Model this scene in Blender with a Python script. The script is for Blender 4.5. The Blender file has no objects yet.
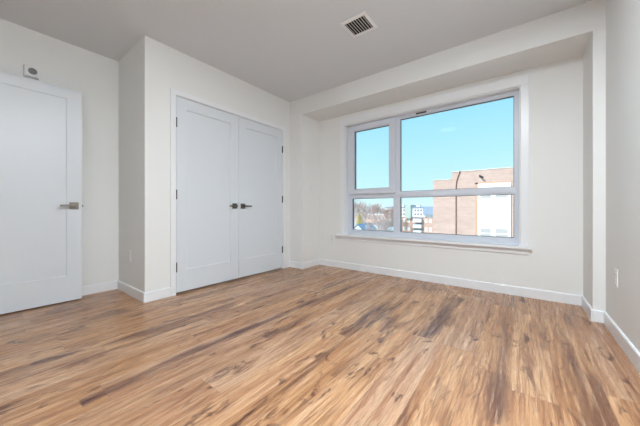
import bpy, bmesh, math, random
from mathutils import Vector, Matrix

S = bpy.context.scene
COL = S.collection
PI = math.pi

# ---------------------------------------------------------------- camera
CAM_H = 0.875
cd = bpy.data.cameras.new('camera')
cam = bpy.data.objects.new('camera', cd)
COL.objects.link(cam)
cam.location = (0, 0, CAM_H)
cam.rotation_euler = (PI / 2, 0, 0.6505)
cd.sensor_fit = 'HORIZONTAL'
cd.sensor_width = 36.0
cd.lens = 36.0 * 265.88 / 640.0
cd.shift_y = -(213 - 209.72) / 640.0
cd.clip_start = 0.02
cd.clip_end = 2000
S.camera = cam

# ---------------------------------------------------------------- colour management
S.view_settings.view_transform = 'Standard'
S.view_settings.look = 'None'
S.view_settings.gamma = 1
S.view_settings.use_curve_mapping = False
S.view_settings.exposure = 0.0
S.cycles.diffuse_bounces = 8
S.cycles.max_bounces = 12
S.cycles.transparent_max_bounces = 12

# ---------------------------------------------------------------- node helpers
class NT:
    def __init__(self, tree):
        self.t = tree
        self.n = tree.nodes
        self.l = tree.links

    def add(self, typ, **kw):
        nd = self.n.new(typ)
        for k, v in kw.items():
            setattr(nd, k, v)
        return nd

    def put(self, sock, v):
        if v is None:
            return
        if hasattr(v, 'is_output') or isinstance(v, bpy.types.NodeSocket):
            self.l.new(v, sock)
        else:
            sock.default_value = v

    def math(self, op, a, b=None, c=None, clamp=False):
        nd = self.add('ShaderNodeMath', operation=op)
        nd.use_clamp = clamp
        for i, v in enumerate((a, b, c)):
            if v is not None:
                self.put(nd.inputs[i], v)
        return nd.outputs[0]

    def comb(self, x=0.0, y=0.0, z=0.0):
        nd = self.add('ShaderNodeCombineXYZ')
        for i, v in enumerate((x, y, z)):
            self.put(nd.inputs[i], v)
        return nd.outputs[0]

    def sep(self, v):
        nd = self.add('ShaderNodeSeparateXYZ')
        self.l.new(v, nd.inputs[0])
        return nd.outputs

    def vmath(self, op, a, b=None):
        nd = self.add('ShaderNodeVectorMath', operation=op)
        self.put(nd.inputs[0], a)
        if b is not None:
            self.put(nd.inputs[1], b)
        return nd

    def noise(self, vec, scale=1.0, detail=3.0, rough=0.5, dist=0.0):
        nd = self.add('ShaderNodeTexNoise')
        self.put(nd.inputs['Vector'], vec)
        nd.inputs['Scale'].default_value = scale
        nd.inputs['Detail'].default_value = detail
        nd.inputs['Roughness'].default_value = rough
        nd.inputs['Distortion'].default_value = dist
        return nd.outputs[0]

    def white(self, vec):
        nd = self.add('ShaderNodeTexWhiteNoise', noise_dimensions='3D')
        self.put(nd.inputs['Vector'], vec)
        return nd.outputs

    def ramp(self, fac, stops, interp='LINEAR'):
        nd = self.add('ShaderNodeValToRGB')
        nd.color_ramp.interpolation = interp
        els = nd.color_ramp.elements
        while len(els) < len(stops):
            els.new(0.5)
        for e, (p, c) in zip(els, stops):
            e.position = p
            e.color = (c, c, c, 1) if not isinstance(c, (tuple, list)) else (c[0], c[1], c[2], 1)
        self.put(nd.inputs[0], fac)
        return nd.outputs[0]

    def mix(self, fac, a, b, blend='MIX'):
        nd = self.add('ShaderNodeMix', data_type='RGBA', blend_type=blend)
        self.put(nd.inputs[0], fac)
        for i, v in ((6, a), (7, b)):
            if isinstance(v, (tuple, list)):
                v = (v[0], v[1], v[2], 1)
            self.put(nd.inputs[i], v)
        return nd.outputs[2]

    def smooth(self, v, a, b, lo=0.0, hi=1.0):
        nd = self.add('ShaderNodeMapRange', interpolation_type='SMOOTHSTEP')
        self.put(nd.inputs[0], v)
        for i, x in ((1, a), (2, b), (3, lo), (4, hi)):
            nd.inputs[i].default_value = x
        return nd.outputs[0]


# ---------------------------------------------------------------- world
W = bpy.data.worlds.new('sky')
S.world = W
W.use_nodes = True
W.node_tree.nodes.clear()
k = NT(W.node_tree)
tc = k.add('ShaderNodeTexCoord')
dx, dy, dz = k.sep(tc.outputs['Generated'])
sky = k.ramp(dz, [(0.0, (0.74, 0.96, 1.0)), (0.08, (0.60, 0.93, 1.0)), (0.20, (0.48, 0.87, 1.0)),
                  (0.36, (0.33, 0.76, 0.99)), (1.0, (0.20, 0.50, 0.85))])
# ground colour below the horizon
sky = k.mix(k.smooth(dz, -0.02, 0.0), (0.45, 0.45, 0.45), sky)
bg = k.add('ShaderNodeBackground')
k.l.new(sky, bg.inputs[0])
SKY_STRENGTH = 1.1
bg.inputs[1].default_value = SKY_STRENGTH
wo = k.add('ShaderNodeOutputWorld')
k.l.new(bg.outputs[0], wo.inputs[0])

# ---------------------------------------------------------------- sun (behind this building, lights the houses opposite)
sl = bpy.data.lights.new('sun', 'SUN')
sl.energy = 5.0
sl.angle = math.radians(0.6)
sl.color = (1.0, 0.95, 0.88)
sun = bpy.data.objects.new('sun', sl)
COL.objects.link(sun)
sun.rotation_euler = Vector((0.30, 0.80, -0.62)).to_track_quat('-Z', 'Y').to_euler()

# power and tint of the added fill light panel (built further down)
FILL_W = 92.0
FILL_COL = (0.835, 0.93, 1.0)

# ---------------------------------------------------------------- materials
def mat(name, rgb, rough=0.5, metal=0.0, spec=0.5, bump=0.0, bscale=200.0, var=0.0):
    m = bpy.data.materials.new(name)
    m.use_nodes = True
    q = NT(m.node_tree)
    p = q.n['Principled BSDF']
    p.inputs['Base Color'].default_value = (*rgb, 1)
    p.inputs['Roughness'].default_value = rough
    p.inputs['Metallic'].default_value = metal
    p.inputs['Specular IOR Level'].default_value = spec
    if bump or var:
        co = q.add('ShaderNodeTexCoord').outputs['Object']
    if bump:
        b = q.add('ShaderNodeBump')
        b.inputs['Strength'].default_value = bump
        b.inputs['Distance'].default_value = 0.002
        q.l.new(q.noise(co, bscale, 3), b.inputs['Height'])
        q.l.new(b.outputs[0], p.inputs['Normal'])
    if var:
        f = q.noise(co, 2.0, 4)
        q.l.new(q.mix(f, [c * (1 - var) for c in rgb], [min(1, c * (1 + var)) for c in rgb]), p.inputs['Base Color'])
    return m


def brick_mat(name, c1, c2, mortar, w=0.21, h=0.075):
    m = bpy.data.materials.new(name)
    m.use_nodes = True
    q = NT(m.node_tree)
    p = q.n['Principled BSDF']
    co = q.add('ShaderNodeTexCoord').outputs['Object']
    x, y, z = q.sep(co)
    b = q.add('ShaderNodeTexBrick')
    q.l.new(q.comb(q.math('ADD', x, y), z, 0.0), b.inputs['Vector'])
    b.inputs['Color1'].default_value = (*c1, 1)
    b.inputs['Color2'].default_value = (*c2, 1)
    b.inputs['Mortar'].default_value = (*mortar, 1)
    b.inputs['Scale'].default_value = 1.0
    b.inputs['Mortar Size'].default_value = 0.008
    b.inputs['Brick Width'].default_value = w
    b.inputs['Row Height'].default_value = h
    n = q.noise(q.vmath('MULTIPLY', co, (0.5, 0.5, 1.6)).outputs[0], 1.0, 5, 0.6)
    n2 = q.noise(q.vmath('MULTIPLY', co, (1.2, 1.2, 7.0)).outputs[0], 1.0, 4, 0.6)
    col = q.mix(q.smooth(n, 0.3, 0.7, 0.0, 0.5), b.outputs[0], [c * 0.8 for c in c1])
    col = q.mix(q.smooth(n2, 0.45, 0.75, 0.0, 0.45), col, mortar)
    q.l.new(col, p.inputs['Base Color'])
    p.inputs['Roughness'].default_value = 0.9
    return m


M = {}
M['wall'] = mat('wall paint', (0.78, 0.785, 0.772), 0.6, bump=0.08, bscale=350)
M['ceiling'] = mat('ceiling paint', (0.675, 0.70, 0.72), 0.75, bump=0.06, bscale=300)
M['trim'] = mat('white trim paint', (0.80, 0.815, 0.835), 0.32)
M['door'] = mat('white door paint', (0.685, 0.725, 0.765), 0.33)
M['vinyl'] = mat('white window vinyl', (0.63, 0.665, 0.735), 0.35)
M['gasket'] = mat('dark glazing gasket', (0.035, 0.06, 0.07), 0.5)
M['nickel'] = mat('brushed nickel', (0.24, 0.215, 0.19), 0.3, metal=1.0)
M['hinge'] = mat('dark hinge metal', (0.03, 0.03, 0.033), 0.45, metal=0.3)
M['plastic'] = mat('white plastic', (0.76, 0.765, 0.765), 0.4)
M['greyplastic'] = mat('grey plastic grille', (0.24, 0.26, 0.26), 0.55)
M['dark'] = mat('dark hollow', (0.02, 0.02, 0.02), 0.8)
M['vent'] = mat('white enamelled metal', (0.80, 0.80, 0.80), 0.4)
M['concrete'] = mat('snowy ground', (0.62, 0.60, 0.58), 0.95, var=0.2)
M['white_panel'] = mat('white cladding', (0.86, 0.86, 0.84), 0.6)
M['ext_trim'] = mat('tan cladding', (0.55, 0.36, 0.26), 0.7)
M['coping'] = mat('pale coping', (0.75, 0.74, 0.72), 0.6)
M['ext_glass'] = mat('pale window glazing outdoors', (0.48, 0.47, 0.48), 0.25)
M['ext_dark'] = mat('dark window glazing outdoors', (0.26, 0.28, 0.33), 0.25)
M['cable'] = mat('brown cable', (0.20, 0.10, 0.07), 0.7)
M['sage'] = mat('sage green panel', (0.42, 0.50, 0.47), 0.7)
M['slate'] = mat('blue grey roofing', (0.27, 0.35, 0.47), 0.7)
M['snow'] = mat('snow covered roofing', (0.85, 0.86, 0.88), 0.9)
M['bark'] = mat('bare bark', (0.60, 0.43, 0.39), 0.9)
M['bark_grey'] = mat('grey bare bark', (0.58, 0.47, 0.44), 0.9)
M['needles'] = mat('yellow green needles', (0.60, 0.55, 0.16), 0.9, var=0.4)
M['brick'] = brick_mat('pink brick', (0.53, 0.36, 0.31), (0.60, 0.43, 0.38), (0.66, 0.56, 0.51))
M['brick_far'] = brick_mat('red brick', (0.54, 0.33, 0.27), (0.58, 0.38, 0.31), (0.62, 0.50, 0.44))


def glass_mat():
    m = bpy.data.materials.new('window glass')
    m.use_nodes = True
    q = NT(m.node_tree)
    q.n.clear()
    o = q.add('ShaderNodeOutputMaterial')
    tr = q.add('ShaderNodeBsdfTransparent')
    tr.inputs[0].default_value = (0.97, 0.985, 0.985, 1)
    gl = q.add('ShaderNodeBsdfGlossy')
    gl.inputs['Roughness'].default_value = 0.02
    fr = q.add('ShaderNodeFresnel')
    fr.inputs[0].default_value = 1.3
    mx = q.add('ShaderNodeMixShader')
    q.l.new(fr.outputs[0], mx.inputs[0])
    q.l.new(tr.outputs[0], mx.inputs[1])
    q.l.new(gl.outputs[0], mx.inputs[2])
    q.l.new(mx.outputs[0], o.inputs[0])
    return m


M['glass'] = glass_mat()


def floor_mat():
    m = bpy.data.materials.new('oak plank floor')
    m.use_nodes = True
    q = NT(m.node_tree)
    p = q.n['Principled BSDF']
    co = q.add('ShaderNodeTexCoord').outputs['Object']
    x, y, z = q.sep(co)
    PW, PL = 0.182, 1.22
    xs = q.math('DIVIDE', q.math('ADD', x, 0.05), PW)
    row = q.math('FLOOR', xs)
    fx = q.math('FRACT', xs)
    rr = q.white(q.comb(row, 3.7, 0.0))[0]
    ys = q.math('ADD', q.math('DIVIDE', y, PL), q.math('MULTIPLY', rr, 5.0))
    colm = q.math('FLOOR', ys)
    fy = q.math('FRACT', ys)
    rv = q.white(q.comb(row, colm, 1.3))
    r1 = rv[0]
    r2, r3, r4 = q.sep(rv[1])
    # every plank samples its own region of the wood
    ox = q.math('ADD', x, q.math('MULTIPLY', r2, 37.0))
    oy = q.math('ADD', y, q.math('MULTIPLY', r3, 53.0))
    oz = q.math('MULTIPLY', r4, 19.0)
    wood = q.comb(ox, oy, oz)
    def st(a, b):
        return q.vmath('MULTIPLY', wood, (a, b, 1.0)).outputs[0]
    fine = q.noise(st(95, 3.2), 1.0, 5, 0.62)             # pores
    mid = q.noise(st(22, 1.1), 1.0, 4, 0.6, 0.4)           # streaks
    broad = q.noise(st(7.5, 0.85), 1.0, 3, 0.55, 0.6)       # heartwood bands
    field = q.noise(st(4.6, 0.75), 1.0, 2, 0.45, 0.5)      # growth-ring field
    ring = q.math('SINE', q.math('MULTIPLY', field, 120.0))
    ring = q.smooth(ring, 0.1, 1.0)
    patch = q.noise(st(5.5, 2.2), 1.0, 2, 0.5)
    ringm = q.math('MULTIPLY', ring, q.smooth(patch, 0.45, 0.62))
    kn = q.noise(st(9.0, 3.2), 1.0, 4, 0.62, 1.2)          # knots and mineral marks
    vein = q.math('ABSOLUTE', q.math('SUBTRACT', q.noise(st(24, 1.2), 1.0, 3, 0.6, 0.5), 0.5))   # thin dark grain lines
    vein2 = q.noise(st(42, 1.9), 1.0, 4, 0.7, 0.6)
    zone = q.noise(st(5.0, 1.0), 1.0, 2, 0.5)
    base = q.ramp(r1, [(0.0, (0.50, 0.285, 0.148)), (0.3, (0.57, 0.345, 0.192)), (0.65, (0.62, 0.395, 0.235)),
                       (0.85, (0.57, 0.375, 0.250)), (1.0, (0.47, 0.275, 0.155))])
    DARK = (0.155, 0.066, 0.046)
    c = q.mix(q.smooth(mid, 0.46, 0.60, 0.0, 0.52), base, (0.37, 0.175, 0.09))
    c = q.mix(q.smooth(mid, 0.48, 0.30, 0.0, 0.35), c, (0.74, 0.51, 0.345))
    c = q.mix(q.math('MULTIPLY', q.smooth(broad, 0.56, 0.68), 0.70), c, DARK)
    # long heartwood stains lying in particular boards: centre x, half width, from y, to y, strength
    wob = q.math('MULTIPLY', q.math('SUBTRACT', q.noise(q.comb(q.math('MULTIPLY', x, 3.0), q.math('MULTIPLY', y, 1.6), 4.0), 1.0, 3, 0.55), 0.5), 0.11)
    xw = q.math('ADD', x, wob)
    tex = q.smooth(q.noise(q.comb(q.math('MULTIPLY', x, 34.0), q.math('MULTIPLY', y, 2.2), 8.0), 1.0, 4, 0.6), 0.36, 0.58, 0.35, 1.0)
    stain = None
    for x0, hw, ya, yb, g in ((-1.60, 0.060, 0.30, 2.50, 0.95), (-2.19, 0.065, -0.6, 0.50, 0.9), (-0.535, 0.095, 1.88, 3.05, 1.0),
                              (-1.005, 0.060, 1.57, 2.75, 0.9), (-1.40, 0.060, 1.22, 1.98, 0.85), (-3.20, 0.070, 0.38, 0.92, 0.95),
                              (-2.45, 0.050, -0.3, 0.42, 0.6), (-0.10, 0.050, 1.3, 3.1, 0.55), (0.22, 0.050, 1.25, 2.9, 0.5),
                              (-2.05, 0.045, 1.55, 2.45, 0.7), (-0.78, 0.05, 1.15, 1.75, 0.55), (-2.62, 0.05, 1.0, 2.0, 0.55)):
        sx = q.smooth(q.math('ABSOLUTE', q.math('SUBTRACT', xw, x0)), hw, hw * 0.15)
        sy = q.math('MULTIPLY', q.smooth(y, ya - 0.004, ya + 0.004), q.smooth(y, yb, yb - 0.7))
        sg = q.math('MULTIPLY', q.math('MULTIPLY', sx, sy), g)
        stain = sg if stain is None else q.math('MAXIMUM', stain, sg)
    c = q.mix(q.math('MULTIPLY', stain, tex), c, (0.110, 0.045, 0.040))
    c = q.mix(q.math('MULTIPLY', ringm, 0.42), c, (0.20, 0.095, 0.05))
    c = q.mix(q.math('MULTIPLY', q.smooth(kn, 0.575, 0.68), 0.85), c, (0.11, 0.048, 0.034))
    c = q.mix(q.math('MULTIPLY', q.smooth(vein, 0.020, 0.004), q.smooth(zone, 0.50, 0.64, 0.0, 0.6)), c, (0.17, 0.08, 0.047))
    c = q.mix(q.smooth(vein2, 0.54, 0.66, 0.0, 0.34), c, (0.20, 0.098, 0.058))
    c = q.mix(q.smooth(vein2, 0.44, 0.32, 0.0, 0.24), c, (0.80, 0.60, 0.43))
    c = q.mix(q.smooth(fine, 0.52, 0.64, 0.0, 0.42), c, (0.21, 0.108, 0.064))
    c = q.mix(q.smooth(fine, 0.46, 0.32, 0.0, 0.35), c, (0.80, 0.61, 0.45))
    # plank joints
    ex = q.math('MULTIPLY', q.math('MINIMUM', fx, q.math('SUBTRACT', 1.0, fx)), PW)
    ey = q.math('MULTIPLY', q.math('MINIMUM', fy, q.math('SUBTRACT', 1.0, fy)), PL)
    e = q.math('MINIMUM', ex, ey)
    seam = q.smooth(e, 0.0004, 0.0018, 1.0, 0.0)
    c = q.mix(q.math('MULTIPLY', seam, 0.30), c, (0.14, 0.08, 0.05))
    gm = q.add('ShaderNodeGamma')
    q.l.new(c, gm.inputs[0])
    gm.inputs[1].default_value = 1.22
    c = q.mix(1.0, gm.outputs[0], (0.985, 0.985, 0.99), 'MULTIPLY')
    q.l.new(c, p.inputs['Base Color'])
    q.l.new(q.smooth(fine, 0.3, 0.7, 0.24, 0.33), p.inputs['Roughness'])
    p.inputs['Specular IOR Level'].default_value = 0.45
    b = q.add('ShaderNodeBump')
    b.inputs['Strength'].default_value = 0.12
    b.inputs['Distance'].default_value = 0.0015
    hgt = q.math('SUBTRACT', q.math('MULTIPLY', fine, 0.5), seam)
    q.l.new(hgt, b.inputs['Height'])
    q.l.new(b.outputs[0], p.inputs['Normal'])
    return m


M['floor'] = floor_mat()

# ---------------------------------------------------------------- mesh helpers
def box(bm, x0, x1, y0, y1, z0, z1, bev=0.0):
    vs = [bm.verts.new(v) for v in ((x0, y0, z0), (x1, y0, z0), (x1, y1, z0), (x0, y1, z0),
                                    (x0, y0, z1), (x1, y0, z1), (x1, y1, z1), (x0, y1, z1))]
    fs = [bm.faces.new([vs[i] for i in f]) for f in
          ((3, 2, 1, 0), (4, 5, 6, 7), (0, 1, 5, 4), (1, 2, 6, 5), (2, 3, 7, 6), (3, 0, 4, 7))]
    if bev:
        es = {e for f in fs for e in f.edges}
        bmesh.ops.bevel(bm, geom=list(es), offset=bev, segments=2, profile=0.5, affect='EDGES')
    return vs


def boxes(*lst, bev=0.0):
    bm = bmesh.new()
    for b in lst:
        box(bm, *b, bev=bev)
    return bm


def prism(bm, poly, fn, a, b):
    """poly of (p,q), extruded along the third axis from a to b; fn(p,q,t)->xyz."""
    lo = [bm.verts.new(fn(p, q, a)) for p, q in poly]
    hi = [bm.verts.new(fn(p, q, b)) for p, q in poly]
    n = len(poly)
    bm.faces.new(lo[::-1])
    bm.faces.new(hi)
    for i in range(n):
        bm.faces.new((lo[i], lo[(i + 1) % n], hi[(i + 1) % n], hi[i]))


def tube(bm, pts, radii, seg=8, cap=True):
    pts = [Vector(p) for p in pts]
    if not isinstance(radii, (list, tuple)):
        radii = [radii] * len(pts)
    rings = []
    for i, p in enumerate(pts):
        d = (pts[min(i + 1, len(pts) - 1)] - pts[max(i - 1, 0)]).normalized()
        u = d.orthogonal().normalized() if i == 0 else (u - d * u.dot(d)).normalized()
        v = d.cross(u)
        rings.append([bm.verts.new(p + (u * math.cos(2 * PI * j / seg) + v * math.sin(2 * PI * j / seg)) * radii[i])
                      for j in range(seg)])
    for a, b in zip(rings, rings[1:]):
        for j in range(seg):
            bm.faces.new((a[j], a[(j + 1) % seg], b[(j + 1) % seg], b[j]))
    if cap:
        bm.faces.new(rings[0][::-1])
        bm.faces.new(rings[-1])


def cyl(bm, c, axis, r, h, seg=24):
    c = Vector(c)
    tube(bm, [c, c + Vector(axis).normalized() * h], r, seg)


def obj(name, bm, m, parent=None, smooth=False):
    bmesh.ops.recalc_face_normals(bm, faces=bm.faces[:])
    me = bpy.data.meshes.new(name)
    bm.to_mesh(me)
    bm.free()
    if smooth:
        for f in me.polygons:
            f.use_smooth = True
    o = bpy.data.objects.new(name, me)
    COL.objects.link(o)
    me.materials.append(M[m] if isinstance(m, str) else m)
    if parent is not None:
        o.parent = parent
        root = parent
        off = Vector((0, 0, 0))
        while root is not None:
            off += root.location
            root = root.parent
        me.transform(Matrix.Translation(-off))     # shapes are written in room coordinates
    return o


def tag(o, label, cat, group=None, kind=None):
    o['label'] = label
    o['category'] = cat
    if group:
        o['group'] = group
    if kind:
        o['kind'] = kind
    return o


def thing(name, loc, label, cat, group=None, kind=None):
    o = bpy.data.objects.new(name, None)
    o.empty_display_size = 0.1
    COL.objects.link(o)
    o.location = loc
    return tag(o, label, cat, group, kind)


def struct(name, bm, m, label, cat):
    return tag(obj(name, bm, m), label, cat, None, 'structure')


# ---------------------------------------------------------------- room dimensions
XL, XC, XR = -3.573, -2.837, 0.511        # left wall, closet face, right wall
YB, YW = 2.964, 3.378                     # pier / soffit face, window wall
YR = 0.996                                # closet return
YK = -1.15                                # wall behind the camera
ZC, ZB = 2.521, 2.284                     # ceiling, soffit underside
XP1, XP2 = -2.588, 0.441                  # inner faces of the two piers
TH = 0.12
YO = YW + 0.20                            # outer face of the window wall
WX0, WX1, WZ0, WZ1 = -2.105, -0.020, 0.505, 2.125   # window opening
CY0, CY1, CZ = 1.265, 2.821, 2.066        # closet rough opening
DY0, DY1 = -1.01, -0.150                  # entry doorway in the left wall
XH = -4.9                                 # far wall of the hall

struct('floor', boxes((XH, XR + TH, YK - TH, YO, -0.12, 0.0)), 'floor',
       'warm brown oak plank floor running towards the window', 'floor')
struct('ceiling', boxes((XH - TH, XR + TH, YK - TH, YO, ZC, ZC + 0.14)), 'ceiling',
       'flat pale grey painted ceiling with a square air vent', 'ceiling')
struct('wall_left', boxes((XL - TH, XL, DY1, YO, 0, ZC), (XL - TH, XL, YK, DY0, 0, ZC), (XL - TH, XL, DY0, DY1, 2.06, ZC)),
       'wall', 'plain off-white wall behind the open entry door', 'wall')
struct('wall_right', boxes((XR, XR + TH, YK, YO, 0, ZC)), 'wall',
       'white side wall at the right edge, with a low outlet', 'wall')
struct('wall_back', boxes((XL - TH, XR + TH, YK - TH, YK, 0, ZC)), 'wall', 'white wall behind the viewer', 'wall')
struct('wall_hall', boxes((XH - TH, XH, YK - TH, 0.3, 0, ZC), (XH, XL - TH, YK - TH, YK, 0, ZC), (XH, XL - TH, 0.3, 0.4, 0, ZC)),
       'wall', 'white hallway walls beyond the entry doorway', 'wall')
struct('wall_closet', boxes((XC - 0.1, XC, YR, CY0, 0, ZC), (XC - 0.1, XC, CY1, YO - 0.2, 0, ZC), (XC - 0.1, XC, CY0, CY1, CZ, ZC)),
       'wall', 'white wall around the pair of closet doors', 'wall')
struct('wall_closet_return', boxes((XL, XC - 0.1, YR, YR + 0.1, 0, ZC)), 'wall',
       'narrow shaded wall between the entry door wall and the closet corner', 'wall')
struct('wall_window', boxes((XC - 0.1, WX0, YW, YO, 0, ZC), (WX1, XR, YW, YO, 0, ZC),
                            (WX0, WX1, YW, YO, 0, WZ0), (WX0, WX1, YW, YO, WZ1, ZC)), 'wall',
       'off-white recessed wall around the window', 'wall')
struct('wall_pier_left', boxes((XC, XP1, YB, YW, 0, ZC)), 'wall', 'white pier between the closet wall and the window recess', 'wall')
struct('wall_pier_right', boxes((XP2, XR, YB, YW, 0, ZC)), 'wall', 'narrow white pier at the right end of the window recess', 'wall')
struct('wall_soffit', boxes((XP1, XP2, YB, YW, ZB, ZC)), 'wall', 'white boxed soffit running above the window recess', 'soffit')


# ---------------------------------------------------------------- baseboards
BH, BT = 0.092, 0.013
def bb_prof():
    return [(0, 0), (BT, 0), (BT, BH - 0.006), (BT - 0.004, BH), (0, BH)]


def bb_x(bm, x0, x1, y, sgn):     # runs along x, proud towards sgn*y
    prism(bm, bb_prof(), lambda p, q, t: (t, y + sgn * p, q), x0, x1)


def bb_y(bm, y0, y1, x, sgn):
    prism(bm, bb_prof(), lambda p, q, t: (x + sgn * p, t, q), y0, y1)


def bb(name, label, fns):
    bm = bmesh.new()
    for f, a in fns:
        f(bm, *a)
    struct(name, bm, 'trim', label, 'baseboard')


CAS = 0.057
bb('baseboard_left', 'white baseboard along the wall with the entry door', [(bb_y, (DY1 + 0.062, YR - BT, XL, 1)), (bb_y, (YK, DY0 - 0.062, XL, 1))])
bb('baseboard_closet_return', 'white baseboard along the shaded closet return', [(bb_x, (XL, XC + BT, YR, -1))])
bb('baseboard_closet', 'short white baseboards either side of the closet doors', [(bb_y, (YR, CY0 + 0.015 - CAS, XC, 1)), (bb_y, (CY1 - 0.015 + CAS, YB - BT, XC, 1))])
bb('baseboard_pier_left', 'white baseboard wrapping the left pier', [(bb_x, (XC, XP1 + BT, YB, -1)), (bb_y, (YB, YW - BT, XP1, 1))])
bb('baseboard_window', 'long white baseboard below the window', [(bb_x, (XP1, XP2, YW, -1))])
bb('baseboard_pier_right', 'white baseboard wrapping the right pier', [(bb_y, (YB, YW - BT, XP2, -1)), (bb_x, (XP2 - BT, XR - BT, YB, -1))])
bb('baseboard_right', 'white baseboard along the right wall', [(bb_y, (YK, YB, XR, -1))])
bb('baseboard_back', 'white baseboard behind the viewer', [(bb_x, (XL + BT, XR - BT, YK, 1))])

# ---------------------------------------------------------------- door casings
JZ = 2.051
def casing(name, label, x, y0, y1, ztop, rev=0.004, jx0=None, jx1=None):
    """three-sided flat casing with jambs for an opening in a wall facing +x; y0,y1,ztop = clear opening."""
    t = thing(name, (x, (y0 + y1) / 2, 0), label, 'door casing', kind='structure')
    obj('side_casing', boxes((x, x + 0.013, y0 - rev - CAS + 0.004, y0 - rev, 0, ztop + rev), bev=0.002), 'trim', t)
    obj('side_casing', boxes((x, x + 0.013, y1 + rev, y1 + rev + CAS - 0.004, 0, ztop + rev), bev=0.002), 'trim', t)
    obj('head_casing', boxes((x, x + 0.013, y0 - rev - CAS + 0.004, y1 + rev + CAS - 0.004, ztop + rev, ztop + rev + CAS - 0.004), bev=0.002), 'trim', t)
    obj('jamb', boxes((jx0, x, y0 - 0.015, y0, 0, ztop), (jx0, x, y1, y1 + 0.015, 0, ztop), (jx0, x, y0 - 0.015, y1 + 0.015, ztop, ztop + 0.015)), 'trim', t)
    return t


casing('trim_1', 'flat white casing around the closet doors', XC, CY0 + 0.015, CY1 - 0.015, JZ, jx0=XC - 0.1)
casing('trim_2', 'flat white casing around the entry doorway', XL, DY0 + 0.015, DY1 - 0.015, 2.045, jx0=XL - TH)


# ---------------------------------------------------------------- doors
def panel_door(bm, x0, x1, y0, y1, z0, z1, ya, yb, za, zb, dep=0.009, cham=0.007):
    """one slab with a recessed flat panel on its +x face; (ya,yb,za,zb) = panel outline."""
    def ring(x, a, b, c, d):
        return [bm.verts.new(v) for v in ((x, a, c), (x, b, c), (x, b, d), (x, a, d))]
    back = ring(x0, y0, y1, z0, z1)
    front = ring(x1, y0, y1, z0, z1)
    o = ring(x1, ya, yb, za, zb)
    s = ring(x1 - 0.005, ya + 0.001, yb - 0.001, za + 0.001, zb - 0.001)
    i = ring(x1 - dep, ya + cham, yb - cham, za + cham, zb - cham)
    bm.faces.new(back[::-1])
    for a, b in ((back, front), (front, o), (o, s), (s, i)):
        for j in range(4):
            bm.faces.new((a[j], a[(j + 1) % 4], b[(j + 1) % 4], b[j]))
    bm.faces.new(i)


def lever(parent, x, y, z, sgn, back=False):
    """square rose, neck and lever arm pointing to sgn*y, on a face looking +x (or -x)."""
    d = -1 if back else 1
    h = obj('door_handle', boxes((min(x, x + d * 0.009), max(x, x + d * 0.009), y - 0.033, y + 0.033, z - 0.033, z + 0.033), bev=0.0025), 'nickel', parent)
    h['label'] = 'brushed nickel lever handle on a square plate'
    bm = bmesh.new()
    cyl(bm, (x + d * 0.009, y, z), (d, 0, 0), 0.0115, 0.040, 16)
    obj('handle_neck', bm, 'nickel', h, True)
    a, b = sorted((y - sgn * 0.012, y + sgn * 0.105))
    obj('handle_lever', boxes((min(x + d * 0.046, x + d * 0.056), max(x + d * 0.046, x + d * 0.056), a, b, z - 0.009, z + 0.009), bev=0.003), 'nickel', h)
    return h


def hinges(parent, x, y, zs, lab='dark hinge'):
    for z in zs:
        bm = bmesh.new()
        for j in range(3):
            cyl(bm, (x, y, z - 0.05 + j * 0.034), (0, 0, 1), 0.0062, 0.032, 10)
        box(bm, x - 0.006, x - 0.002, y - 0.010, y + 0.010, z - 0.05, z + 0.05)
        o = obj('hinge', bm, 'hinge', parent)
        o['label'] = lab


ZH = 0.921
YM = 2.041
d2 = thing('door_2', (XC, 1.285, 0), 'white closet door with its hinges on the left, beside the outside corner', 'door', kind='structure')
bm = bmesh.new()
panel_door(bm, XC - 0.035, XC, 1.2832, YM - 0.002, 0.018, 2.0455, 1.390, 1.928, 0.243, 1.932)
obj('door_leaf', bm, 'door', d2)
hinges(d2, XC + 0.0045, 1.2815, (1.778, 1.032, 0.281))
lever(d2, XC, YM - 0.060, ZH, -1)
d3 = thing('door_3', (XC, 2.80, 0), 'white closet door with its hinges on the right, nearer the window', 'door', kind='structure')
bm = bmesh.new()
panel_door(bm, XC - 0.035, XC, YM + 0.002, 2.8035, 0.018, 2.0455, 2.150, 2.685, 0.243, 1.932)
obj('door_leaf', bm, 'door', d3)
hinges(d3, XC + 0.0045, 2.8045, (1.768, 1.03, 0.284))
lever(d3, XC, YM + 0.060, ZH, 1)

XE = -3.429
d1 = thing('door_1', (XE, -0.153, 0), 'white entry door standing open flat along the left wall', 'door', kind='structure')
bm = bmesh.new()
panel_door(bm, XE - 0.035, XE, -0.153, 0.660, 0.010, 2.0185, -0.045, 0.553, 0.245, 1.928)
obj('door_leaf', bm, 'door', d1)
lever(d1, XE, 0.602, 0.913, -1)
lever(d1, XE - 0.035, 0.602, 0.913, -1, True)
la = boxes((XE - 0.026, XE - 0.010, 0.660, 0.672, 0.903, 0.923), bev=0.002)
o = obj('latch', la, 'nickel', d1)
o['label'] = 'small metal latch on the door edge'
hinges(d1, XE - 0.044, -0.162, (1.76, 1.02, 0.28))

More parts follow.
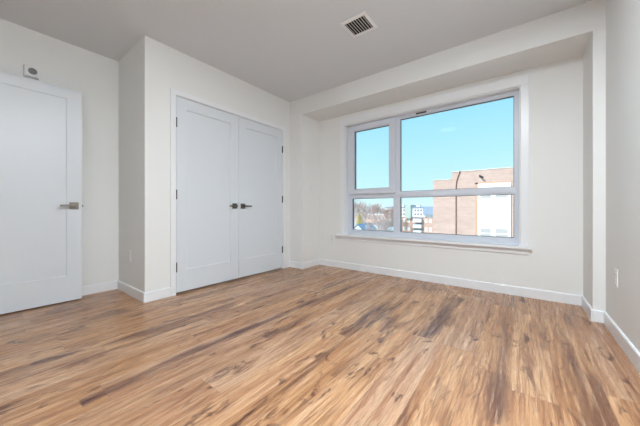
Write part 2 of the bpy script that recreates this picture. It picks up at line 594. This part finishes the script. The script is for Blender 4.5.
# ---------------------------------------------------------------- window
w1 = thing('window_1', ((WX0 + WX1) / 2, YW, WZ0), 'large white four-pane window with a tilting upper left sash', 'window', kind='structure')
YF = 3.458      # face of the fixed frame
GB, GT = 0.577, 2.080
TZ0, TZ1 = 1.040, 1.117
MX0, MX1 = -1.389, -1.297
LX, RX = -2.030, -0.069
BW, BD = 0.014, 0.009      # width and set-back of the slim glazing beads
YBK = YO - 0.03
obj('window_frame', boxes((WX0, LX - BW, YF, YBK, WZ0, WZ1), (RX + BW, WX1, YF, YBK, WZ0, WZ1),
                          (LX - BW, RX + BW, YF, YBK, WZ0, GB - BW), (LX - BW, RX + BW, YF, YBK, GT + BW, WZ1)), 'vinyl', w1)
obj('mullion', boxes((MX0 + BW, MX1 - BW, YF + 0.001, YBK - 0.002, GB - BW, GT + BW)), 'vinyl', w1)
obj('transom', boxes((LX - BW, MX0 + BW, YF + 0.002, YBK - 0.004, TZ0 + BW, TZ1 - BW), (MX1 - BW, RX + BW, YF + 0.002, YBK - 0.004, TZ0 + BW, TZ1 - BW)), 'vinyl', w1)


def pane(parent, x0, x1, z0, z1, yface):
    """glass with its stepped bead and dark rubber strip; x0..z1 = the clear opening."""
    y = yface + BD
    obj('glazing_bead', boxes((x0 - BW, x0, y, y + 0.06, z0 - BW, z1 + BW), (x1, x1 + BW, y, y + 0.06, z0 - BW, z1 + BW),
                              (x0, x1, y, y + 0.06, z0 - BW, z0), (x0, x1, y, y + 0.06, z1, z1 + BW)), 'vinyl', parent)
    yg = yface + 0.040
    obj('glass_pane', boxes((x0, x1, yg, yg + 0.024, z0, z1)), 'glass', parent)
    g = 0.005
    r = obj('gasket', boxes((x0, x0 + g, yg - 0.014, yg - 0.001, z0, z1), (x1 - g, x1, yg - 0.014, yg - 0.001, z0, z1),
                            (x0 + g, x1 - g, yg - 0.014, yg - 0.001, z0, z0 + g), (x0 + g, x1 - g, yg - 0.014, yg - 0.001, z1 - g, z1)), 'gasket', parent)
    r['label'] = 'dark rubber glazing strip'


pane(w1, MX1, RX, TZ1, GT, YF)
pane(w1, MX1, RX, GB, TZ0, YF)
pane(w1, LX, MX0, GB, TZ0, YF)
SX0, SX1, SZ0, SZ1 = -2.093, -1.350, 1.100, 2.114
SG = (-1.983, -1.443, 1.176, 2.030)
YS = 3.434
a, b, c, d = SG[0] - BW, SG[1] + BW, SG[2] - BW, SG[3] + BW
y1 = YF - 0.007
bm = boxes((SX0, a, YS, y1, SZ0, SZ1), (b, SX1, YS, y1, SZ0, SZ1), (a, b, YS, y1, SZ0, c), (a, b, YS, y1, d, SZ1))
y0, y2 = YS + BD + 0.0605, YBK - 0.006
y0 = y1
for q_ in ((LX - BW, a, y0, y2, TZ1 - BW, GT + BW), (b, MX0 + BW, y0, y2, TZ1 - BW, GT + BW), (a, b, y0, y2, TZ1 - BW, c), (a, b, y0, y2, d, GT + BW)):
    box(bm, *q_)
sash = obj('sash', bm, 'vinyl', w1)
e = 0.006
o = obj('sash_gasket', boxes((SX0 + e, LX - BW, y1, YF, SZ0 + e, SZ1 - e), (MX0 + BW, SX1 - e, y1, YF, SZ0 + e, SZ1 - e),
                             (LX - BW, MX0 + BW, y1, YF, SZ0 + e, TZ1 - BW), (LX - BW, MX0 + BW, y1, YF, GT + BW, SZ1 - e)), 'gasket', sash)
o['label'] = 'dark rubber seal behind the sash'
pane(sash, *SG, YS)
hb = boxes((-1.408, -1.380, YS - 0.010, YS, 1.375, 1.445), bev=0.003)
box(hb, -1.403, -1.385, YS - 0.028, YS - 0.010, 1.42, 1.44)
box(hb, -1.404, -1.384, YS - 0.036, YS - 0.026, 1.33, 1.445, bev=0.003)
obj('sash_handle', hb, 'vinyl', sash)
o = obj('trickle_vent', boxes((-1.085, -0.955, YF - 0.004, YF, 2.094, 2.112), bev=0.001), 'dark', w1)
o['label'] = 'short dark vent slot in the frame head'
# casing, jamb lining, stool and apron
CT = 0.016
obj('casing', boxes((-2.182, -2.112, YW - CT, YW, WZ0, 2.133), (-0.013, 0.052, YW - CT, YW, WZ0, 2.133),
                    (-2.182, 0.052, YW - CT, YW, 2.133, 2.235), bev=0.002), 'trim', w1)
obj('jamb_lining', boxes((WX0, WX0 + 0.004, YW - 0.002, YF, WZ0, WZ1), (WX1 - 0.004, WX1, YW - 0.002, YF, WZ0, WZ1),
                         (WX0 + 0.004, WX1 - 0.004, YW - 0.002, YF, WZ1 - 0.004, WZ1)), 'trim', w1)
obj('window_sill', boxes((-2.225, 0.076, YW - 0.055, YW, WZ0 - 0.022, WZ0 + 0.003), (WX0 + 0.004, WX1 - 0.004, YW, YF - 0.0005, WZ0 - 0.002, WZ0 + 0.003)), 'trim', w1)
obj('apron', boxes((-2.182, 0.052, YW - 0.014, YW, WZ0 - 0.078, WZ0 - 0.022), bev=0.002), 'trim', w1)

# ---------------------------------------------------------------- wall plates
def plate_mesh(name, w, h, wall, c, m, parent, t0=0.0, t1=0.006, bev=0.0015):
    """slab on a wall; wall = '+x','-x','-y' facing direction, c = centre on the wall."""
    x, y, z = c
    if wall == '-y':
        b = (x - w / 2, x + w / 2, y - t1, y - t0, z - h / 2, z + h / 2)
    elif wall == '+x':
        b = (x + t0, x + t1, y - w / 2, y + w / 2, z - h / 2, z + h / 2)
    else:
        b = (x - t1, x - t0, y - w / 2, y + w / 2, z - h / 2, z + h / 2)
    return obj(name, boxes(b, bev=bev), m, parent)


def shift(c, wall, u, v):
    x, y, z = c
    return (x + u, y, z + v) if wall == '-y' else (x, y + u, z + v)


def outlet(c, wall, label):
    t = thing('power_outlet', c, label, 'outlet', 'white wall outlets')
    plate_mesh('cover_plate', 0.072, 0.116, wall, c, 'plastic', t)
    for v in (0.021, -0.021):
        s = plate_mesh('socket', 0.034, 0.030, wall, shift(c, wall, 0, v), 'plastic', t, 0.006, 0.0085, 0.001)
        for u in (-0.007, 0.007):
            plate_mesh('slot', 0.0025, 0.010, wall, shift(c, wall, u, v + 0.002), 'dark', s, 0.0085, 0.0088, 0)
    return t


outlet((-3.228, YR, 0.398), '-y', 'white outlet low on the shaded return beside the entry door wall')
outlet((-2.335, YW, 0.440), '-y', 'white outlet under the left end of the window sill')
outlet((XR, 2.665, 0.412), '-x', 'white outlet low on the right side wall')
c = (XP1, 3.165, 1.195)
t = thing('light_switch', c, 'white switch on the side of the left pier, beside the window recess', 'light switch')
plate_mesh('cover_plate', 0.072, 0.116, '+x', c, 'plastic', t)
plate_mesh('rocker', 0.033, 0.066, '+x', c, 'plastic', t, 0.006, 0.010, 0.0015)

# ---------------------------------------------------------------- alarm sounder above the entry door
c = (XL, 0.335, 2.128)
t = thing('alarm_sounder', c, 'small square white alarm sounder on the left wall above the entry door', 'alarm')
plate_mesh('back_box', 0.098, 0.105, '+x', c, 'plastic', t, 0.0, 0.030, 0.003)
f = plate_mesh('face_plate', 0.090, 0.098, '+x', c, 'plastic', t, 0.030, 0.046, 0.006)
bm = bmesh.new()
cc = (XL + 0.0462, 0.340, 2.128)
for j in range(5):
    tube(bm, [(cc[0] + 0.0015, cc[1] + (0.004 + j * 0.0055) * math.cos(a * PI / 12), cc[2] + (0.004 + j * 0.0055) * math.sin(a * PI / 12)) for a in range(25)], 0.0021, 5, False)
o = obj('speaker_grille', bm, 'greyplastic', t)
o['label'] = 'round dark grey grille'
bm = bmesh.new()
cyl(bm, (XL + 0.045, cc[1], cc[2]), (1, 0, 0), 0.029, 0.0022, 24)
obj('grille_disc', bm, 'greyplastic', t)

# ---------------------------------------------------------------- ceiling air vent
VX0, VX1, VY0, VY1 = -1.283, -1.037, 1.975, 2.222
t = thing('air_vent', ((VX0 + VX1) / 2, (VY0 + VY1) / 2, ZC), 'square white louvred air vent in the ceiling', 'vent')
ix0, ix1, iy0, iy1 = -1.257, -1.063, 2.008, 2.192
bm = bmesh.new()
def ring4(x0, x1, y0, y1, z):
    return [bm.verts.new(v) for v in ((x0, y0, z), (x1, y0, z), (x1, y1, z), (x0, y1, z))]
rs = [ring4(VX0, VX1, VY0, VY1, ZC), ring4(VX0, VX1, VY0, VY1, ZC - 0.003),
      ring4(ix0 - 0.004, ix1 + 0.004, iy0 - 0.004, iy1 + 0.004, ZC - 0.010), ring4(ix0, ix1, iy0, iy1, ZC - 0.008),
      ring4(ix0, ix1, iy0, iy1, ZC)]
for a, b in zip(rs, rs[1:]):
    for j in range(4):
        bm.faces.new((a[j], a[(j + 1) % 4], b[(j + 1) % 4], b[j]))
obj('frame', bm, 'vent', t)
o = obj('duct', boxes((ix0, ix1, iy0, iy1, ZC - 0.0015, ZC)), 'dark', t)
o['label'] = 'dark hollow behind the slats'
NS = 8
for j in range(NS):
    x = ix0 + (ix1 - ix0) * (j + 0.5) / NS
    bm = bmesh.new()
    prism(bm, [(-0.006, -0.0018), (-0.0045, -0.0018), (0.0045, -0.0085), (0.003, -0.0085)],
          lambda p, q, y, x=x: (x + p, y, ZC + q), iy0, iy1)
    obj('slat', bm, 'vent', t)

# ---------------------------------------------------------------- fill light panel, added unseen above the viewer to brighten the room
def emat():
    m = bpy.data.materials.new('lit diffuser')
    m.use_nodes = True
    q = NT(m.node_tree)
    q.n.clear()
    o = q.add('ShaderNodeOutputMaterial')
    e = q.add('ShaderNodeEmission')
    e.inputs[0].default_value = (1, 0.97, 0.93, 1)
    e.inputs[1].default_value = 3.0
    q.l.new(e.outputs[0], o.inputs[0])
    return m


M['lit'] = emat()


def fill_panel(x, y, w, h, power, label):
    t = thing('added_fill_panel', (x, y, ZC), label, 'ceiling light', 'added fill light panels')
    a, b = w / 2, h / 2
    obj('rim', boxes((x - a, x + a, y - b, y - b + 0.012, ZC - 0.03, ZC), (x - a, x + a, y + b - 0.012, y + b, ZC - 0.03, ZC),
                     (x - a, x - a + 0.012, y - b + 0.012, y + b - 0.012, ZC - 0.03, ZC), (x + a - 0.012, x + a, y - b + 0.012, y + b - 0.012, ZC - 0.03, ZC)), 'vent', t)
    obj('diffuser', boxes((x - a + 0.012, x + a - 0.012, y - b + 0.012, y + b - 0.012, ZC - 0.022, ZC)), 'lit', t)
    ld = bpy.data.lights.new('fill_light', 'AREA')
    ld.shape = 'RECTANGLE'
    ld.size, ld.size_y = w - 0.03, h - 0.03
    ld.energy = power
    ld.color = FILL_COL
    lo = bpy.data.objects.new('fill_light', ld)
    COL.objects.link(lo)
    lo.parent = t
    lo.location = (0, 0, -0.026)
    return t


fill_panel(0.07, 0.62, 0.36, 1.3, FILL_W, 'long white fill light panel, added unseen on the ceiling above the viewer')

# round flush lamp in the middle of the ceiling (its faint reflection shows in the window glass)
t = thing('round_ceiling_light', (-1.2, 1.19, ZC), 'round flush white lamp in the middle of the ceiling', 'ceiling light')
bm = bmesh.new()
cyl(bm, (-1.2, 1.19, ZC - 0.03), (0, 0, 1), 0.165, 0.03, 32)
obj('rim', bm, 'vent', t)
bm = bmesh.new()
cyl(bm, (-1.2, 1.19, ZC - 0.036), (0, 0, 1), 0.15, 0.006, 32)
obj('diffuser', bm, 'lit', t)

# ================================================================ outdoors
GZ = -9.0
bm = bmesh.new()
box(bm, -500, 400, YO + 1.0, 900, GZ - 0.5, GZ)
struct('ground', bm, 'concrete', 'pale snowy ground far below the window', 'ground')

# ---- brick building opposite
bb_ = thing('brick_building', (-1.0, 21.7, GZ), 'pink brick building with a white window bay filling the right pane', 'building')
BY = 21.7
obj('brick_wall', boxes((-4.166, 12.0, BY, BY + 14, GZ, 3.66)), 'brick', bb_)
obj('low_wing', boxes((-5.51, -4.166, BY, BY + 14, GZ, 3.13)), 'brick', bb_)
o = obj('coping', boxes((-4.20, 12.04, BY - 0.05, BY + 14, 3.66, 3.71), (-5.55, -4.20, BY - 0.05, BY + 14, 3.13, 3.17)), 'coping', bb_)
obj('recess_trim', boxes((-2.66, -2.49, BY - 0.03, BY, GZ, 2.78), (-2.66, -0.50, BY - 0.03, BY, 2.69, 2.78)), 'ext_trim', bb_)
bay = obj('bay', boxes((-2.49, -0.60, BY - 0.12, BY, GZ, 2.69)), 'white_panel', bb_)
for zt in (2.42, -0.36, -3.14):
    for x0, x1 in ((-2.38, -1.67), (-1.49, -0.71)):
        wn = obj('window', boxes((x0, x1, BY - 0.15, BY - 0.12, zt - 0.80, zt), bev=0.01), 'white_panel', bay)
    # sash glazing sits as a sub-part of the bay
        obj('glazing', boxes((x0 + 0.05, x1 - 0.05, BY - 0.156, BY - 0.149, zt - 0.74, zt - 0.42),
                             (x0 + 0.05, x1 - 0.05, BY - 0.156, BY - 0.149, zt - 0.36, zt - 0.05)), 'ext_glass', bay)
bm = bmesh.new()
pts = [(-3.62, BY - 0.06, 3.72), (-3.66, BY - 0.06, 3.55), (-3.76, BY - 0.05, 3.28), (-3.86, BY - 0.05, 2.9), (-3.89, BY - 0.05, 2.4), (-3.89, BY - 0.05, GZ + 0.5)]
tube(bm, pts, 0.035, 6)
o = obj('cable', bm, 'cable', bb_)
o['label'] = 'dark cable hanging down the brick'
bm = boxes((-2.42, -2.34, BY - 0.10, BY, 3.18, 3.30), bev=0.01)
tube(bm, [(-2.38, BY - 0.10, 3.27), (-2.30, BY - 0.22, 3.20), (-2.16, BY - 0.30, 3.10)], [0.05, 0.05, 0.07], 8)
o = obj('wall_lamp', bm, 'hinge', bb_)
o['label'] = 'small dark lamp fixed near the roof'

# ---- long apartment block in the distance
AY = 90.0
ab = thing('apartment_block', (-31, AY, GZ), 'distant long apartment block with white upper storeys over red brick', 'building')
obj('brick_storeys', boxes((-36.4, -18.0, AY, AY + 14, GZ, -1.6)), 'brick_far', ab)
up = obj('upper_storeys', boxes((-38.6, -18.0, AY - 0.3, AY + 14, -1.6, 1.55)), 'white_panel', ab)
obj('wing', boxes((-38.6, -36.4, AY - 1.0, AY + 12, GZ, -1.6)), 'sage', ab)
obj('roof', boxes((-38.9, -18.0, AY - 0.7, AY + 14, 1.55, 1.85)), 'slate', ab)
obj('stair_tower', boxes((-31.5, -29.6, AY - 1.2, AY + 5, -2.0, 2.45)), 'sage', ab)
obj('end_pavilion', boxes((-25.6, -22.2, AY - 1.4, AY + 6, -0.7, 1.9)), 'slate', ab)
for zz in (0.55, -0.75):
    for xx in [-38.2 + 0.95 * i for i in range(17)]:
        if -31.9 < xx < -29.3 or xx > -26.4:
            continue
        obj('window', boxes((xx, xx + 0.62, AY - 0.36, AY - 0.28, zz - 0.25, zz + 0.45)), 'ext_dark', up)
for xx in (-35.8, -34.2, -32.6, -31.0, -25.4, -24.0):
    for zz in (-3.4, -6.2):
        obj('window', boxes((xx, xx + 0.8, AY - 0.08, AY, zz, zz + 1.3)), 'coping', ab)
for zz in (-2.0, -3.9, -5.8, -7.7):
    b_ = obj('balcony', boxes((-28.8, -26.2, AY - 1.5, AY - 0.01, zz - 1.25, zz - 0.15), bev=0.02), 'white_panel', ab)
    obj('balcony_shade', boxes((-28.8, -26.2, AY - 1.5, AY - 0.01, zz - 0.12, zz + 0.10)), 'slate', b_)
obj('roof_unit', boxes((-34.4, -33.4, AY + 3, AY + 4.5, 1.85, 2.6)), 'coping', ab)
obj('roof_unit', boxes((-29.2, -27.8, AY + 3, AY + 4.5, 1.85, 2.4)), 'coping', ab)


# ---- houses below
def house(x, y, w, d, zeave, zridge, wallm, roofm, label, along='y'):
    t = thing('house', (x, y, GZ), label, 'house')
    bm = bmesh.new()
    prism(bm, [(-w / 2, GZ), (w / 2, GZ), (w / 2, zeave), (0, zridge - 0.12), (-w / 2, zeave)],
          lambda p, q, s: (x + p, s, q), y, y + d)
    obj('walls', bm, wallm, t)
    bm = bmesh.new()
    e = 0.35
    sl_ = (zridge - zeave) / (w / 2)
    prism(bm, [(-w / 2 - e, zeave - e * sl_), (0, zridge), (w / 2 + e, zeave - e * sl_), (w / 2 + e, zeave - e * sl_ + 0.18), (0, zridge + 0.18), (-w / 2 - e, zeave - e * sl_ + 0.18)],
          lambda p, q, s: (x + p, s, q), y - 0.3, y + d + 0.3)
    obj('roof', bm, roofm, t)
    for zz in (zeave - 1.9, zeave - 4.3):
        for xx in (-w * 0.22, w * 0.22):
            obj('window', boxes((x + xx - 0.4, x + xx + 0.4, y - 0.06, y, zz, zz + 1.2)), 'ext_dark', t)
    return t


house(-32.4, 58.0, 2.6, 7.0, -4.1, -2.85, 'white_panel', 'slate', 'white gabled house with a blue grey roof, low in the left pane')
house(-31.6, 66.2, 5.0, 8.0, -4.6, -3.4, 'white_panel', 'snow', 'low pale house with a snowy roof, right of the white gable')
rh = thing('row_house', (-52, 104.0, GZ), 'long brick row house behind the bare trees', 'house')
obj('walls', boxes((-60.0, -44.0, 106.0, 114.0, GZ, -1.4)), 'brick_far', rh)
obj('roof', boxes((-60.2, -43.8, 105.8, 114.2, -1.4, -1.1)), 'snow', rh)
for zz in (-3.2, -5.8):
    for i in range(9):
        obj('window', boxes((-59.0 + i * 1.65, -58.1 + i * 1.65, 105.93, 106.0, zz, zz + 1.2)), 'ext_dark', rh)


# ---- bare trees and one evergreen
def bare_tree(x, y, top, seed, label, bark='bark', spread=1.0):
    rnd = random.Random(seed)
    t = thing('bare_tree', (x, y, GZ), label, 'tree', 'bare trees in the left pane')
    H = top - GZ
    tk, tw = bmesh.new(), bmesh.new()
    tube(tk, [(x, y, GZ - 0.1), (x + 0.1, y, GZ + H * 0.2), (x - 0.05, y, GZ + H * 0.42)], [0.32, 0.24, 0.18], 8)

    def grow(p, d, ln, r, lev):
        q = p + d * ln
        mid = (p + q) / 2 + Vector((rnd.uniform(-1, 1), rnd.uniform(-1, 1), rnd.uniform(-.5, .5))) * ln * 0.07
        tube(tk if lev < 2 else tw, [p, mid, q], [r, r * 0.8, r * 0.6], 6 if lev < 2 else 3, lev < 2)
        if lev >= 5:
            return
        for _ in range(3 if lev < 4 else 2):
            nd = (d + Vector((rnd.uniform(-1, 1), rnd.uniform(-1, 1), rnd.uniform(-0.35, 0.7))) * 0.75 * spread).normalized()
            grow(p.lerp(q, rnd.uniform(0.55, 1.0)), nd, ln * rnd.uniform(0.62, 0.82), max(r * 0.58, 0.028), lev + 1)

    for i in range(5):
        a = i * 2 * PI / 5 + rnd.uniform(-.4, .4)
        d = Vector((math.cos(a) * 0.55 * spread, math.sin(a) * 0.55 * spread, 1)).normalized()
        grow(Vector((x, y, GZ + H * rnd.uniform(0.26, 0.42))), d, H * 0.245, 0.14, 0)
    obj('trunk', tk, bark, t)
    obj('twigs', tw, bark, t)
    return t


bare_tree(-43.9, 75.0, 5.0, 1, 'tallest bare tree at the left edge of the left pane')
bare_tree(-47.0, 89.5, 2.6, 2, 'bare tree standing behind the yellow green evergreen', 'bark_grey')
bare_tree(-41.5, 86.0, 3.4, 3, 'pinkish bare tree in the middle of the left pane', 'bark', 0.7)
bare_tree(-34.0, 81.5, 2.6, 4, 'wide bare tree right of the middle of the left pane', 'bark', 0.65)
bare_tree(-23.4, 52.0, -0.8, 5, 'low bare tree beside the distant apartment block', 'bark_grey')


def evergreen(x, y, top, rad, seed, label):
    rnd = random.Random(seed)
    t = thing('evergreen_tree', (x, y, GZ), label, 'tree')
    bm = bmesh.new()
    tube(bm, [(x, y, GZ - 0.1), (x, y, top - 0.5)], [0.2, 0.04], 8)
    obj('trunk', bm, 'bark', t)
    bm = bmesh.new()
    for i in range(2600):
        f = rnd.random() ** 0.7
        r = rad * f * rnd.uniform(0.35, 1.0)
        z = top - f * (top - GZ - 1.5)
        a = rnd.uniform(0, 2 * PI)
        p = Vector((x + r * math.cos(a), y + r * math.sin(a), z))
        d = Vector((math.cos(a), math.sin(a), -0.35)).normalized() * rnd.uniform(0.25, 0.5)
        s = Vector((-math.sin(a), math.cos(a), 0)) * rnd.uniform(0.07, 0.14)
        v = [bm.verts.new(c) for c in (p - s, p + s, p + d)]
        bm.faces.new(v)
    o = obj('foliage', bm, 'needles', t)
    return t


evergreen(-37.4, 68.0, 0.1, 2.6, 9, 'yellow green evergreen tree behind the white gable')
